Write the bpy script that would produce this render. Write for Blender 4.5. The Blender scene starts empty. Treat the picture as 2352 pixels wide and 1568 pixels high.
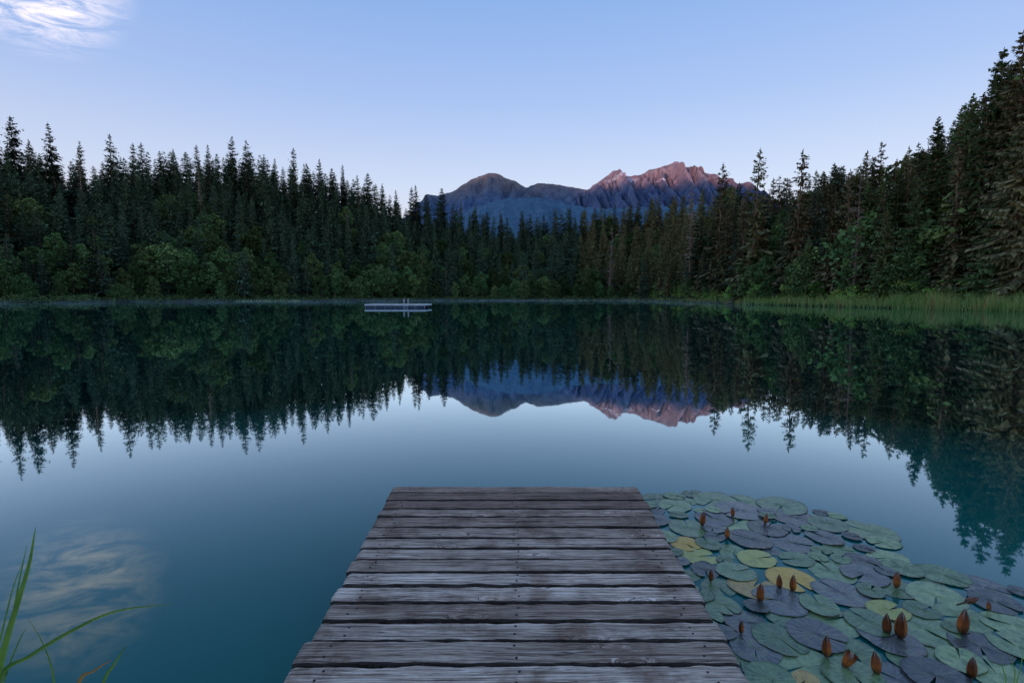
import bpy, bmesh, math, random
import numpy as np
from mathutils import Vector, noise as mn
random.seed(7); RNG=np.random.default_rng(7)
C=bpy.context.scene.collection
F=1176.0; P=math.radians(4.96); H0=1.9; CP,SP=math.cos(P),math.sin(P)

# ---------------------------------------------------------------- helpers
def at(px,py,Y):
    a=math.atan((784-py)/F)-P; z=Y*math.tan(a)
    d=Y*CP-z*SP
    return Vector(((px-1176)/F*d,Y,z+H0))
def gp(px,py,z0=0.0):
    a=-(math.atan((784-py)/F)-P); Y=(H0-z0)/math.tan(a)
    d=Y*CP+(H0-z0)*SP
    return Vector(((px-1176)/F*d,Y,z0))
def xat(px,Y): return (px-1176)/F*Y*CP
def lerp(px,tab):
    return float(np.interp(px,[a for a,_ in tab],[b for _,b in tab]))
def mesh_np(name,V,Q):
    V=np.asarray(V,dtype=np.float32); Q=np.asarray(Q,dtype=np.int32)
    me=bpy.data.meshes.new(name); k=Q.shape[1]
    me.vertices.add(len(V)); me.vertices.foreach_set('co',V.ravel())
    me.loops.add(Q.size); me.loops.foreach_set('vertex_index',Q.ravel())
    me.polygons.add(len(Q)); me.polygons.foreach_set('loop_start',np.arange(0,Q.size,k,dtype=np.int32))
    me.polygons.foreach_set('loop_total',np.full(len(Q),k,dtype=np.int32))
    me.update(calc_edges=True); me.validate(); return me
def mesh_py(name,V,Fc,smooth=False):
    me=bpy.data.meshes.new(name); me.from_pydata([tuple(v) for v in V],[],Fc); me.update()
    if smooth:
        for p in me.polygons: p.use_smooth=True
    return me
def link(name,me,mat,parent=None,label=None,cat=None,group=None,kind=None,loc=None):
    o=bpy.data.objects.new(name,me); C.objects.link(o)
    if mat is not None and me is not None and len(me.materials)==0: me.materials.append(mat)
    if parent: o.parent=parent
    if label: o['label']=label
    if cat: o['category']=cat
    if group: o['group']=group
    if kind: o['kind']=kind
    if loc is not None: o.location=loc
    return o
def thing(name,label,cat,loc=(0,0,0),rz=0,group=None):
    o=bpy.data.objects.new(name,None); C.objects.link(o); o.location=loc; o.rotation_euler=(0,0,rz)
    o.empty_display_size=0.1
    o['label']=label; o['category']=cat
    if group:o['group']=group
    return o
def grid_faces(nr,nc):
    return [(r*nc+c,r*nc+c+1,(r+1)*nc+c+1,(r+1)*nc+c) for r in range(nr-1) for c in range(nc-1)]
class MB:
    def __init__(s): s.V=[]; s.F=[]
    def tube(s,pts,rads,n=7,cap=True):
        b=len(s.V); pts=[Vector(p) for p in pts]
        for i,p in enumerate(pts):
            d=(pts[min(i+1,len(pts)-1)]-pts[max(i-1,0)])
            if d.length<1e-9: d=Vector((0,0,1))
            d.normalize(); a=d.cross(Vector((0,1,0.01)) if abs(d.y)<.9 else Vector((1,0,0))).normalized(); c=d.cross(a)
            for k in range(n):
                t=2*math.pi*k/n; s.V.append(p+(a*math.cos(t)+c*math.sin(t))*rads[i])
        for i in range(len(pts)-1):
            for k in range(n):
                s.F.append((b+i*n+k,b+i*n+(k+1)%n,b+(i+1)*n+(k+1)%n,b+(i+1)*n+k))
        if cap:
            s.F.append(tuple(b+k for k in range(n))[::-1]); s.F.append(tuple(b+(len(pts)-1)*n+k for k in range(n)))
    def box(s,a,b_,):
        b=len(s.V); x0,y0,z0=a; x1,y1,z1=b_
        s.V+= [Vector(v) for v in ((x0,y0,z0),(x1,y0,z0),(x1,y1,z0),(x0,y1,z0),(x0,y0,z1),(x1,y0,z1),(x1,y1,z1),(x0,y1,z1))]
        for f in ((3,2,1,0),(4,5,6,7),(0,1,5,4),(1,2,6,5),(2,3,7,6),(3,0,4,7)): s.F.append(tuple(b+i for i in f))
    def mesh(s,name,smooth=False): return mesh_py(name,s.V,s.F,smooth)

# ---------------------------------------------------------------- materials
class N:
    def __init__(s,name):
        s.m=bpy.data.materials.new(name); s.m.use_nodes=True; s.t=s.m.node_tree; s.t.nodes.clear()
        s.out=s.t.nodes.new('ShaderNodeOutputMaterial')
    def n(s,typ,**kw):
        x=s.t.nodes.new(typ)
        for k,v in kw.items(): setattr(x,k,v)
        return x
    def l(s,a,b): s.t.links.new(a,b)
    def math(s,op,a,b=None,c=None,clamp=False):
        x=s.t.nodes.new('ShaderNodeMath'); x.operation=op; x.use_clamp=clamp
        for i,v in enumerate((a,b,c)):
            if v is None: continue
            if isinstance(v,(int,float)): x.inputs[i].default_value=v
            else: s.l(v,x.inputs[i])
        return x.outputs[0]
    def mr(s,v,a,b,c=0.,d=1.,smooth=False):
        x=s.t.nodes.new('ShaderNodeMapRange')
        if smooth: x.interpolation_type='SMOOTHSTEP'
        s.l(v,x.inputs[0])
        for i,q in enumerate((a,b,c,d)): x.inputs[i+1].default_value=q
        return x.outputs[0]
    def ramp(s,fac,stops):
        r=s.t.nodes.new('ShaderNodeValToRGB'); e=r.color_ramp.elements
        while len(e)>1: e.remove(e[-1])
        e[0].position=stops[0][0]; e[0].color=(*stops[0][1],1)
        for p,c in stops[1:]:
            q=e.new(p); q.color=(*c,1)
        s.l(fac,r.inputs[0]); return r.outputs[0]
    def mix(s,fac,a,b,mode='MIX'):
        x=s.t.nodes.new('ShaderNodeMix'); x.data_type='RGBA'; x.blend_type=mode
        for i,v in ((0,fac),(6,a),(7,b)):
            if isinstance(v,(int,float)): x.inputs[i].default_value=v
            elif isinstance(v,tuple): x.inputs[i].default_value=(*v,1)
            else: s.l(v,x.inputs[i])
        return x.outputs[2]
    def principled(s,col,rough=.8,spec=.3,normal=None,**kw):
        b=s.t.nodes.new('ShaderNodeBsdfPrincipled')
        if isinstance(col,tuple): b.inputs['Base Color'].default_value=(*col,1)
        else: s.l(col,b.inputs['Base Color'])
        if isinstance(rough,(int,float)): b.inputs['Roughness'].default_value=rough
        else: s.l(rough,b.inputs['Roughness'])
        b.inputs['Specular IOR Level'].default_value=spec
        if normal is not None: s.l(normal,b.inputs['Normal'])
        for k,v in kw.items(): b.inputs[k].default_value=v
        return b
    def bump(s,h,strength=.3,dist=.01):
        b=s.t.nodes.new('ShaderNodeBump'); b.inputs['Strength'].default_value=strength; b.inputs['Distance'].default_value=dist
        s.l(h,b.inputs['Height']); return b.outputs[0]
    def done(s,sh): s.l(sh.outputs[0],s.out.inputs[0]); return s.m
def noise_n(M,vec,scale,detail=4,rough=.55,dist=0):
    x=M.n('ShaderNodeTexNoise')
    x.inputs['Scale'].default_value=scale; x.inputs['Detail'].default_value=detail; x.inputs['Roughness'].default_value=rough; x.inputs['Distortion'].default_value=dist
    if vec is not None: M.l(vec,x.inputs['Vector'])
    return x.outputs[0]
def foliage(name,dark,mid,light):
    M=N(name); g=M.n('ShaderNodeNewGeometry'); oi=M.n('ShaderNodeObjectInfo'); tc=M.n('ShaderNodeTexCoord')
    nz=noise_n(M,tc.outputs['Object'],.45,1)
    a=M.math('MULTIPLY',g.outputs['Random Per Island'],.55)
    b=M.math('MULTIPLY_ADD',nz,1.1,-.32); f=M.math('ADD',a,b)
    col=M.ramp(f,[(0.05,dark),(.5,mid),(.95,light)])
    v=M.math('MULTIPLY_ADD',oi.outputs['Random'],1.1,.5)
    hs=M.n('ShaderNodeHueSaturation'); M.l(col,hs.inputs['Color']); M.l(v,hs.inputs['Value'])
    M.l(M.math('MULTIPLY_ADD',M.math('FRACT',M.math('MULTIPLY',oi.outputs['Random'],7.3)),-.05,.525),hs.inputs['Hue'])
    d=M.n('ShaderNodeBsdfDiffuse'); M.l(hs.outputs[0],d.inputs[0])
    return M.done(d)
m_spruce=foliage('spruce_needles',(.026,.043,.028),(.066,.105,.062),(.135,.18,.095))
m_spruce_b=foliage('brownish_spruce_needles',(.055,.045,.026),(.14,.13,.065),(.24,.225,.10))
m_near=foliage('near_spruce_needles',(.04,.075,.030),(.12,.19,.07),(.22,.30,.11))
m_near_b=foliage('near_brownish_spruce_needles',(.08,.07,.035),(.20,.19,.085),(.33,.30,.14))
m_leaf=foliage('broad_leaves',(.035,.068,.028),(.10,.165,.058),(.19,.28,.085))
m_shrub=foliage('shrub_leaves',(.09,.16,.035),(.26,.42,.10),(.44,.62,.15))
m_dead=foliage('dead_twigs',(.14,.105,.08),(.30,.23,.18),(.44,.37,.32))
M=N('bark'); tc=M.n('ShaderNodeTexCoord'); nz=noise_n(M,tc.outputs['Object'],3,4)
m_bark=M.done(M.principled(M.ramp(nz,[(.3,(.12,.08,.055)),(.7,(.34,.25,.18))]),.9,.1))

# ground
M=N('forest_floor'); tc=M.n('ShaderNodeTexCoord'); nz=noise_n(M,tc.outputs['Object'],.4,6)
m_ground=M.done(M.principled(M.ramp(nz,[(.3,(.012,.02,.010)),(.7,(.05,.065,.028))]),.95,.05))
M=N('meadow_grass'); tc=M.n('ShaderNodeTexCoord'); nz=noise_n(M,tc.outputs['Object'],.8,6)
m_meadow=M.done(M.principled(M.ramp(nz,[(.3,(.03,.05,.015)),(.7,(.08,.11,.04))]),.95,.05))

# water
M=N('lake_water'); tc=M.n('ShaderNodeTexCoord')
nz=noise_n(M,tc.outputs['Object'],.5,3,.5)
bp=M.bump(nz,.03,.05)
fr=M.n('ShaderNodeFresnel'); fr.inputs[0].default_value=1.33; M.l(bp,fr.inputs['Normal'])
fac=M.math('MULTIPLY',M.math('POWER',fr.outputs[0],1.6),5.9); fac=M.math('MINIMUM',fac,.95)
d=M.n('ShaderNodeBsdfDiffuse'); big=noise_n(M,tc.outputs['Object'],.12,3)
M.l(M.ramp(big,[(.3,(.0,.100,.088)),(.75,(.0,.132,.110))]),d.inputs[0])
g=M.n('ShaderNodeBsdfGlossy'); g.inputs['Roughness'].default_value=.018; g.inputs['Color'].default_value=(.80,.95,1,1); M.l(bp,g.inputs['Normal'])
x=M.n('ShaderNodeMixShader'); M.l(fac,x.inputs[0]); M.l(d.outputs[0],x.inputs[1]); M.l(g.outputs[0],x.inputs[2])
m_water=M.done(x)

# ---------------------------------------------------------------- camera
cam=bpy.data.cameras.new('camera'); co=bpy.data.objects.new('camera',cam); C.objects.link(co)
co.location=(0,0,H0); co.rotation_euler=(math.pi/2-P,0,0); cam.lens=18; cam.sensor_width=36; cam.clip_start=.05; cam.clip_end=60000
bpy.context.scene.camera=co

# ---------------------------------------------------------------- sky and sun
tosun=Vector((-.5*math.cos(math.radians(4))/.986,-.85*math.cos(math.radians(4))/.986,math.sin(math.radians(4)))).normalized()
sl=bpy.data.lights.new('sun','SUN'); sl.energy=2.2; sl.color=(1,.55,.47); sl.angle=math.radians(.5)
so=bpy.data.objects.new('sun',sl); C.objects.link(so); so.rotation_euler=tosun.to_track_quat('Z','Y').to_euler(); so.location=(0,-50,60)
W=bpy.data.worlds.new('World'); bpy.context.scene.world=W; W.use_nodes=True
class WN(N):
    def __init__(s): s.t=W.node_tree; s.t.nodes.clear(); s.out=s.t.nodes.new('ShaderNodeOutputWorld')
M=WN(); tc=M.n('ShaderNodeTexCoord'); gen=tc.outputs['Generated']
sk=M.n('ShaderNodeTexSky'); sk.sky_type='NISHITA'; sk.sun_disc=False; sk.sun_elevation=math.radians(4); sk.sun_rotation=math.radians(210); sk.altitude=850
bg1=M.n('ShaderNodeBackground'); bg1.inputs[1].default_value=.05; M.l(sk.outputs[0],bg1.inputs[0])
sep=M.n('ShaderNodeSeparateXYZ'); M.l(gen,sep.inputs[0]); z=sep.outputs[2]
grad=M.ramp(z,[(0.0,(.70,.62,.69)),(.12,(.69,.66,.77)),(.20,(.58,.645,.85)),(.34,(.37,.50,.84)),(.48,(.245,.41,.79)),(.7,(.18,.34,.68)),(1.0,(.16,.31,.60))])
vd=M.n('ShaderNodeVectorMath',operation='DISTANCE'); M.l(gen,vd.inputs[0])
el=math.radians(24.6); ux=(135-1176)/F; cv=Vector((ux,1,0)).normalized()*math.cos(el); vd.inputs[1].default_value=(cv.x,cv.y,math.sin(el))
mask=M.mr(vd.outputs['Value'],.03,.118,1,0,True)
zz=M.math('MAXIMUM',z,.05); cx=M.math('DIVIDE',sep.outputs[0],zz); cy=M.math('DIVIDE',sep.outputs[1],zz)
cb=M.n('ShaderNodeCombineXYZ'); M.l(M.math('MULTIPLY_ADD',cy,1.1,M.math('MULTIPLY',cx,1.3)),cb.inputs[0]); M.l(M.math('MULTIPLY_ADD',cx,-1.2,M.math('MULTIPLY',cy,2.4)),cb.inputs[1])
nz=noise_n(M,cb.outputs[0],2.6,7,.66,1.6)
w=M.math('MULTIPLY',M.math('MULTIPLY_ADD',nz,3.8,-1.5,clamp=True),mask)
col=M.mix(w,grad,(1.5,1.28,1.25))
bg2=M.n('ShaderNodeBackground'); M.l(col,bg2.inputs[0]); bg2.inputs[1].default_value=.95
ad=M.n('ShaderNodeAddShader'); M.l(bg1.outputs[0],ad.inputs[0]); M.l(bg2.outputs[0],ad.inputs[1])
M.l(ad.outputs[0],M.out.inputs[0])
sc=bpy.context.scene; sc.view_settings.view_transform='Standard'; sc.view_settings.look='None'; sc.view_settings.exposure=0

# ---------------------------------------------------------------- terrain
DT=[(-700,105),(0,175),(600,235),(1100,300),(1400,290),(1500,255),(1600,185),(1720,127),(2000,90),(2352,66),(2900,42)]
TT=[(-700,80),(0,85),(600,95),(1000,110),(1200,115),(1500,105),(1700,80),(1900,60),(2100,45),(2352,32),(2900,30)]
ST=[(-700,340),(0,335),(100,350),(180,378),(250,382),(330,362),(420,358),(520,366),(600,360),(650,384),(720,390),(800,412),(870,434),(925,460),(1000,474),(1080,494),(1200,506),(1300,496),(1400,489),(1500,467),(1600,450),(1700,428),(1800,415),(1900,392),(2000,362),(2060,368),(2130,300),(2200,225),(2260,150),(2352,110),(2900,110)]
def gtop(px):
    Y=lerp(px,DT)+lerp(px,TT); return max(4,at(px,lerp(px,ST)+15,Y).z-20)
_k=list(range(-700,2901,25)); _v=[gtop(q) for q in _k]
_v=[sum(_v[max(0,i-3):i+4])/len(_v[max(0,i-3):i+4]) for i in range(len(_v))]
def G(px,t):
    T=lerp(px,TT); gt=float(np.interp(px,_k,_v))
    fl=4 if px<1450 else 4+min(1,(px-1450)/300)*4
    b=.5*min(1,max(-1,t/2.5))
    if t>fl: b+=(gt-.5)*min(1.0,((t-fl)/(T-fl)))**.95 if t<T else (gt-.5)
    if t>T: b-= (t-T)*.03
    return b
ts=[-3,-1,0,1,2.5,4,6,8,11,15,20,26,33,42,52,65,80,95,110,125,140,170,250,400,700,1100,1600]
V=[];cols=list(range(-700,2901,25))
for t in ts:
    for px in cols:
        Y=lerp(px,DT)+t
        zz_=G(px,t)+ (mn.noise(Vector((px*.02,t*.15,0)))*1.2 if t>8 else mn.noise(Vector((px*.05,t*.3,0)))*.06)
        V.append((xat(px,Y),Y,zz_))
link('forest_ground',mesh_py('forest_ground',V,grid_faces(len(ts),len(cols)),True),m_ground,kind='structure',label='dark wooded slopes rising behind the lake shore',cat='ground')
link('lake_water',mesh_py('lake_water',[(-1500,-3,0),(1500,-3,0),(1500,1800,0),(-1500,1800,0)],[(0,1,2,3)]),m_water,kind='structure',label='still teal lake mirroring the forest and mountains',cat='water')
V=[];xs=list(range(-40,41,2)); ys=[-1.35,-2,-3,-5,-9,-20,-60]
for j,y in enumerate(ys):
    for x_ in xs: V.append((x_*(1+j*.6),y+.3*mn.noise(Vector((x_*.4,j,0))) ,[-.3,.15,.25,.35,.5,1,3][j]))
link('near_bank',mesh_py('near_bank',V,grid_faces(len(ys),len(xs)),True),m_meadow,kind='structure',label='grassy near bank where the jetty begins',cat='ground')
V=[];xs=list(range(-16000,10001,400))
for y,k in ((-3500,.12),(-4800,.6),(-6000,1),(-7500,.5),(-9000,.1)):
    for x_ in xs:
        h=np.interp(x_,[-9000,-6300,-5500,10000],[2130,2130,1810,1810])+60*mn.noise(Vector((x_/900,y/3000,0)))
        V.append((x_,y,h*k))
link('sun_blocking_ridge',mesh_py('sun_blocking_ridge',V,grid_faces(5,len(xs)),True),m_ground,kind='structure',label='unseen ridge behind the camera added to shade the lake and forest',cat='sun blocker')  # out-of-view ridge added to shade lake, forest and left peak from the sun

# ---------------------------------------------------------------- mountains
def mount_mat(name,rock_haze_lo,rock_hi,zlo,zhi,snow=None,sc_=.006,con=.85):
    M=N(name); tc=M.n('ShaderNodeTexCoord'); o=tc.outputs['Object']; sp=M.n('ShaderNodeSeparateXYZ'); M.l(o,sp.inputs[0])
    nz=noise_n(M,o,sc_,6,.6,.4)
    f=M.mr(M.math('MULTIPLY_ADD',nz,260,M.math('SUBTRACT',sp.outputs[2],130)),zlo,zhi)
    c=M.mix(f,rock_haze_lo,rock_hi)  # aerial haze is mixed into the base colour as blue on lower slopes
    mp=M.n('ShaderNodeMapping'); mp.inputs['Scale'].default_value=(1,1,.25); M.l(o,mp.inputs[0])
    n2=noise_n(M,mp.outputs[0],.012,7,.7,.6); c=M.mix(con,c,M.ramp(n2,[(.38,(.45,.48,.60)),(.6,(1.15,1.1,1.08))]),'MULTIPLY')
    if snow:
        m3=M.n('ShaderNodeMapping'); m3.inputs['Scale'].default_value=(1,.3,3); M.l(o,m3.inputs[0])
        n3=noise_n(M,m3.outputs[0],.014,3,.6,1.5); acc=None
        for sx,sz,r in snow:
            dx=M.math('SUBTRACT',sp.outputs[0],sx); dz=M.math('MULTIPLY',M.math('SUBTRACT',sp.outputs[2],sz),3.2)
            dd=M.math('SQRT',M.math('ADD',M.math('MULTIPLY',dx,dx),M.math('MULTIPLY',dz,dz)))
            mk=M.mr(dd,r*.4,r,1,0)
            acc=mk if acc is None else M.math('MAXIMUM',acc,mk)
        s_=M.math('MULTIPLY',M.math('MULTIPLY_ADD',n3,14,-6.8,clamp=True),M.math('MULTIPLY',acc,1.4,clamp=True))
        c=M.mix(s_,c,(.9,.86,.9))
    return M.done(M.principled(c,.95,.05,M.bump(n2,.9,45)))
def massif(name,ridge,Y0,depth,px0,px1,step,amp,jag,mat,label,seed,rows=46,freq=.02):
    V=[];pxs=[px0+i*step for i in range(int((px1-px0)/step)+1)]
    S=[-.35,-.18,-.08]+[ (i/(rows-1))**1.15 for i in range(rows)]
    for s in S:
        for px in pxs:
            zr=at(px,lerp(px,ridge),Y0).z
            fx=px*freq
            jg=jag*mn.fractal(Vector((px*.09,seed,0)),1,2,5)
            if s<=0: Y=Y0-s*depth; z=zr*(1+s*1.2)+jg
            else:
                Y=Y0-depth*s
                w=mn.noise(Vector((fx*.6,s*1.3,seed+9)))*.9
                r=1-abs(mn.noise(Vector((fx+w+s*.9,s*1.1,seed))))*2
                r2=1-abs(mn.noise(Vector((fx*2.7+w*2-s,s*3.,seed+4))))*2
                r3=mn.fractal(Vector((fx*7,s*9,seed)),1,2,4)
                e=min(1,s*7)
                z=zr*(1-s)**1.15+e*(amp*(r-.5)+amp*.5*(r2-.5)+amp*.22*r3)*(1-s)+jg*(1-e)
                z=min(z, zr*(1-s*.35)+jg)
            V.append((xat(px,Y0)*(1+0.0*s),Y,max(z,-5)))
    return link(name,mesh_py(name,V,grid_faces(len(S),len(pxs))),mat,kind='structure',label=label,cat='mountain')
R1=[(840,600),(930,530),(968,470),(985,447),(1010,449),(1040,440),(1060,428),(1082,413),(1105,404),(1130,396),(1142,399),(1160,408),(1185,417),(1208,431),(1232,422),(1250,421),(1275,424),(1300,428),(1345,437),(1400,470),(1500,500)]
R2=[(1240,500),(1290,462),(1320,441),(1345,437),(1362,424),(1385,408),(1404,391),(1420,401),(1445,405),(1466,402),(1484,391),(1505,387),(1522,380),(1545,371),(1560,383),(1582,388),(1605,396),(1640,406),(1662,413),(1684,426),(1705,444),(1760,475),(1850,520),(2000,580)]
massif('green_mountain',R1,5400,2600,840,1500,3,150,9,mount_mat('hazed_alpine_grass_rock',(.11,.18,.29),(.25,.215,.21),850,1150,con=.7),'rounded grey green mountain left of the rocky reddish one',3.3,freq=.022)
sn=[(at(1435,411,4850).x,at(1435,411,4800).z,130),(at(1405,414,4850).x,at(1405,414,4750).z,80),(at(1500,425,4850).x,at(1500,425,4750).z,50)]
massif('rocky_mountain',R2,5000,2300,1240,2000,2.5,240,10,mount_mat('hazed_alpine_red_rock',(.13,.18,.30),(.46,.33,.33),880,1080,sn),'jagged mountain glowing pink with small snow patches',8.1,freq=.034)
R3=[(820,620),(960,570),(1020,520),(1060,492),(1100,472),(1160,457),(1220,453),(1260,458),(1300,468),(1350,477),(1420,480),(1500,475),(1600,470),(1700,485),(1900,570)]
M=N('haze_tinted_far_forest'); tc=M.n('ShaderNodeTexCoord'); nz=noise_n(M,tc.outputs['Object'],.03,6,.65)
m_far=M.done(M.principled(M.ramp(nz,[(.35,(.06,.13,.20)),(.65,(.10,.19,.28))]),.95,.05))  # forest green shifted to blue, distance haze included in the base colour
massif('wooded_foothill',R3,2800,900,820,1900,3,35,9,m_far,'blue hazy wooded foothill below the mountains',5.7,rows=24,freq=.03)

# ---------------------------------------------------------------- tree meshes
def leafquads(Cn,s,rng,flat=0.0):
    n=len(Cn); nrm=rng.normal(size=(n,3)); nrm[:,2]=nrm[:,2]*(1-flat)+flat*1.2; nrm/=np.linalg.norm(nrm,axis=1)[:,None]
    a=np.cross(nrm,rng.normal(size=(n,3))); a/=np.linalg.norm(a,axis=1)[:,None]; b=np.cross(nrm,a)
    s=np.asarray(s).reshape(-1,1)*np.ones((n,1)); s2=s*rng.uniform(.5,.8,(n,1))
    V=np.stack([Cn-a*s,Cn-b*s2,Cn+a*s,Cn+b*s2],1).reshape(-1,3); return V,np.arange(4*n).reshape(-1,4)
def spruce(seed,H=26,R=3.4,levels=28,nb=7,seg=4,b0=.08,droop=.35,gap=.08,power=.8,fw=.42,tip_=.05,st=5):
    r=random.Random(seed); V=[];Q=[];sticks=[]; side=r.uniform(0,6.28)
    for i in range(levels):
        t=(i+r.uniform(-.4,.4))/levels; t=min(.995,max(0,t)); z=H*(b0+(1-b0)*t)
        rr=R*((1-t)**power+tip_*min(1,(1-t)*12))*r.uniform(.65,1.15)*(.75+.25*min(1,t/.15))
        a0=r.uniform(0,6.28); nbi=max(4,int(nb*(1-.4*t)))
        for k in range(nbi):
            if r.random()<gap: continue
            a=a0+6.283*k/nbi+r.uniform(-.3,.3); L=rr*r.uniform(.5,1.2)*(1+.18*math.cos(a-side+t*4))
            dx,dy=math.cos(a),math.sin(a); dr=droop*(1-.9*t)*r.uniform(.6,1.3); zb=z+r.uniform(-.6,.6)*H/levels
            def pt(s): return Vector((dx*L*s,dy*L*s,zb-dr*L*s+.28*L*s*s*(.5+t)))
            sticks.append((pt(0),pt(.55),pt(1.0),L))
            px_,py_=-dy,dx
            for j in range(seg):
                s=.12+.83*(j+r.random()*.6)/seg; p=pt(s); w=(fw*L*(1.05-s)+.18)*r.uniform(.7,1.3)
                for sd in (-1,1):
                    tip=p+Vector((dx*w*.8+px_*sd*w,dy*w*.8+py_*sd*w,-w*r.uniform(.15,.7)))
                    m=(p+tip)/2; q=Vector((dx,dy,0))*w*.34+Vector((0,0,r.uniform(-.1,.1)))
                    b=len(V); V+= [p,m+q,tip,m-q]; Q.append((b,b+1,b+2,b+3))
                if r.random()<.8:
                    tip=p+Vector((dx*w*.3,dy*w*.3,-w*r.uniform(.6,1.2))); m=(p+tip)/2; q=Vector((px_,py_,0))*w*.32+Vector((dx,dy,0))*r.uniform(-.1,.1)
                    b=len(V); V+=[p,m+q,tip,m-q]; Q.append((b,b+1,b+2,b+3))
    for k in range(10):
        p=Vector((0,0,H*(.955+.045*k/10))); a=r.uniform(0,6.28); w=.42*(1.1-k/10)
        tip=p+Vector((math.cos(a)*w,math.sin(a)*w,.1)); m=(p+tip)/2; b=len(V); V+=[p,m+Vector((0,0,.16)),tip,m-Vector((0,0,.16))]; Q.append((b,b+1,b+2,b+3))
    mb=MB(); mb.tube([(0,0,-1),(0,0,H*.3),(0,0,H*.7),(0,0,H*1.0)],[H*.013,H*.010,H*.005,.02],7)
    for a,b_,c,L in sticks[::st]: mb.tube([a,b_,c],[.04+L*.008,.035,.015],3,False)
    return mesh_np('crown',[tuple(v) for v in V],Q),mb.mesh('trunk')
def broad(seed,H=15,R=5,lobes=14,leaves=170,ls=.42):
    r=random.Random(seed); rng=np.random.default_rng(seed); Cs=[];mb=MB(); top=Vector((r.uniform(-.5,.5),r.uniform(-.5,.5),H*.55))
    mb.tube([(0,0,-1),(top.x*.3,top.y*.3,H*.25),top,(top.x,top.y,H*.85)],[H*.018,H*.014,H*.009,.03],7)
    for i in range(lobes):
        t=(i+.5)/lobes; z=H*(.14+.78*t); env=R*math.sin(math.pi*min(1,.22+.74*t))**.7
        a=i*2.4+r.uniform(-.5,.5); q=env*r.uniform(.25,.85)*(1 if t<.9 else .3)
        c=Vector((math.cos(a)*q,math.sin(a)*q,z)); lr=R*r.uniform(.22,.5)*(1-.35*t)
        st=Vector((0,0,z-R*.4)); st.z=max(st.z,H*.12); mb.tube([st,(st+c)/2+Vector((0,0,-.2)),c],[.09,.06,.03],4,False)
        d=rng.normal(size=(leaves,3)); d/=np.linalg.norm(d,axis=1)[:,None]; d[:,2]*=.85
        Cs.append(np.array(c)+d*lr*rng.uniform(.35,1.35,(leaves,1)))
    Cn=np.concatenate(Cs); Vv,Q=leafquads(Cn,ls*rng.uniform(.6,1.3,len(Cn)),rng,.4)
    return mesh_np('crown',Vv,Q),mb.mesh('trunk')
PR={}
PR['spruce']=[(spruce(s,26,R,34,8,3,b,d,g,p),26,m_spruce) for s,R,b,d,g,p in ((1,5.4,.05,.35,.04,.8),(2,4.6,.04,.3,.06,.65),(3,6.4,.08,.45,.10,.9),(4,4.8,.16,.4,.14,.55),(5,4.0,.05,.35,.10,.7),(6,5.2,.10,.6,.16,.65))]
PR['brown']=[(spruce(s,26,R,34,8,3,b,d,g,p),26,m_spruce_b) for s,R,b,d,g,p in ((11,4.8,.06,.5,.10,.7),(12,4.0,.06,.45,.18,.6),(13,5.4,.1,.6,.22,.8))]
PR['near']=[(spruce(s,32,R,50,10,7,b,d,g,p,.28,.04,1),32,mt) for s,R,b,d,g,p,mt in ((21,7.2,.03,.5,.08,.75,m_near),(22,6.2,.05,.6,.16,.65,m_near_b),(23,7.8,.03,.5,.08,.8,m_near))]
PR['dead']=[(spruce(31,26,2.6,30,6,3,.15,.5,.35,.6,.20,.04,1),26,m_dead)]
PR['broad']=[(broad(s,H,R,l,n,q),H,m_leaf) for s,H,R,l,n,q in ((41,15,5.4,17,160,.40),(42,17,5.0,18,150,.40),(43,13,6.0,16,170,.38),(44,19,5.2,20,140,.40),(45,14,6.4,20,140,.38))]
PR['shrub']=[(broad(s,H,R,l,n,q),H,m_shrub) for s,H,R,l,n,q in ((51,4.5,2.6,10,260,.16),(52,6,2.4,11,260,.17))]
kindname={'spruce':('spruce_tree','dark spruce'),'brown':('spruce_tree','brownish spruce'),'near':('tall_spruce_tree','tall spruce'),'dead':('dead_spruce_tree','bare grey dead spruce'),'broad':('broadleaf_tree','leafy green tree'),'shrub':('shore_shrub','bright green shrub')}
plants=[]
def zone(px):
    for lim,nm in ((280,'far left hillside'),(520,'left hillside'),(780,'hillside left of the raft'),(1000,'hillside above the raft'),(1180,'shore under the rounded mountain'),(1400,'middle of the valley'),(1600,'slope under the rocky mountain'),(1850,'slope right of the mountains'),(2100,'right shore')):
        if px<lim: return nm
    return 'far right shore'
SKY=[(-60,240),(15,250),(60,265),(92,318),(148,280),(203,322),(272,305),(320,325),(345,325),(385,345),(415,340),(472,330),(495,330),(545,310),(577,318),(617,352),(640,362),(686,338),(712,372),(745,363),(770,385),(795,378),(830,400),(855,395),(880,420),(917,435),(945,427),(962,424),(985,445),(1020,430),(1042,465),(1060,462),(1093,470),(1120,485),(1150,488),(1195,480),(1220,490),(1250,490),(1275,478),(1308,472),(1335,485),(1362,478),(1390,475),(1410,468),(1440,470),(1465,460),(1490,455),(1510,448),(1535,450),(1560,445),(1610,432),(1670,420),(1690,415),(1765,405),(1790,405),(1850,395),(1878,390),(1900,370),(1925,375),(1970,342),(2010,322),(2035,360),(2065,350),(2090,350)]
for i,(px,py) in enumerate(SKY):
    T=lerp(px,TT); t=T*random.uniform(.85,1.02)
    k='brown' if px>1700 and random.random()<.5 else 'spruce'
    top=at(px,py,lerp(px,DT)+t).z; h=top-G(px,t)
    plants.append((k,px,t,h,random.uniform(.95,1.3) if h<32 else random.uniform(.85,1.05),'sky'))
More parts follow.
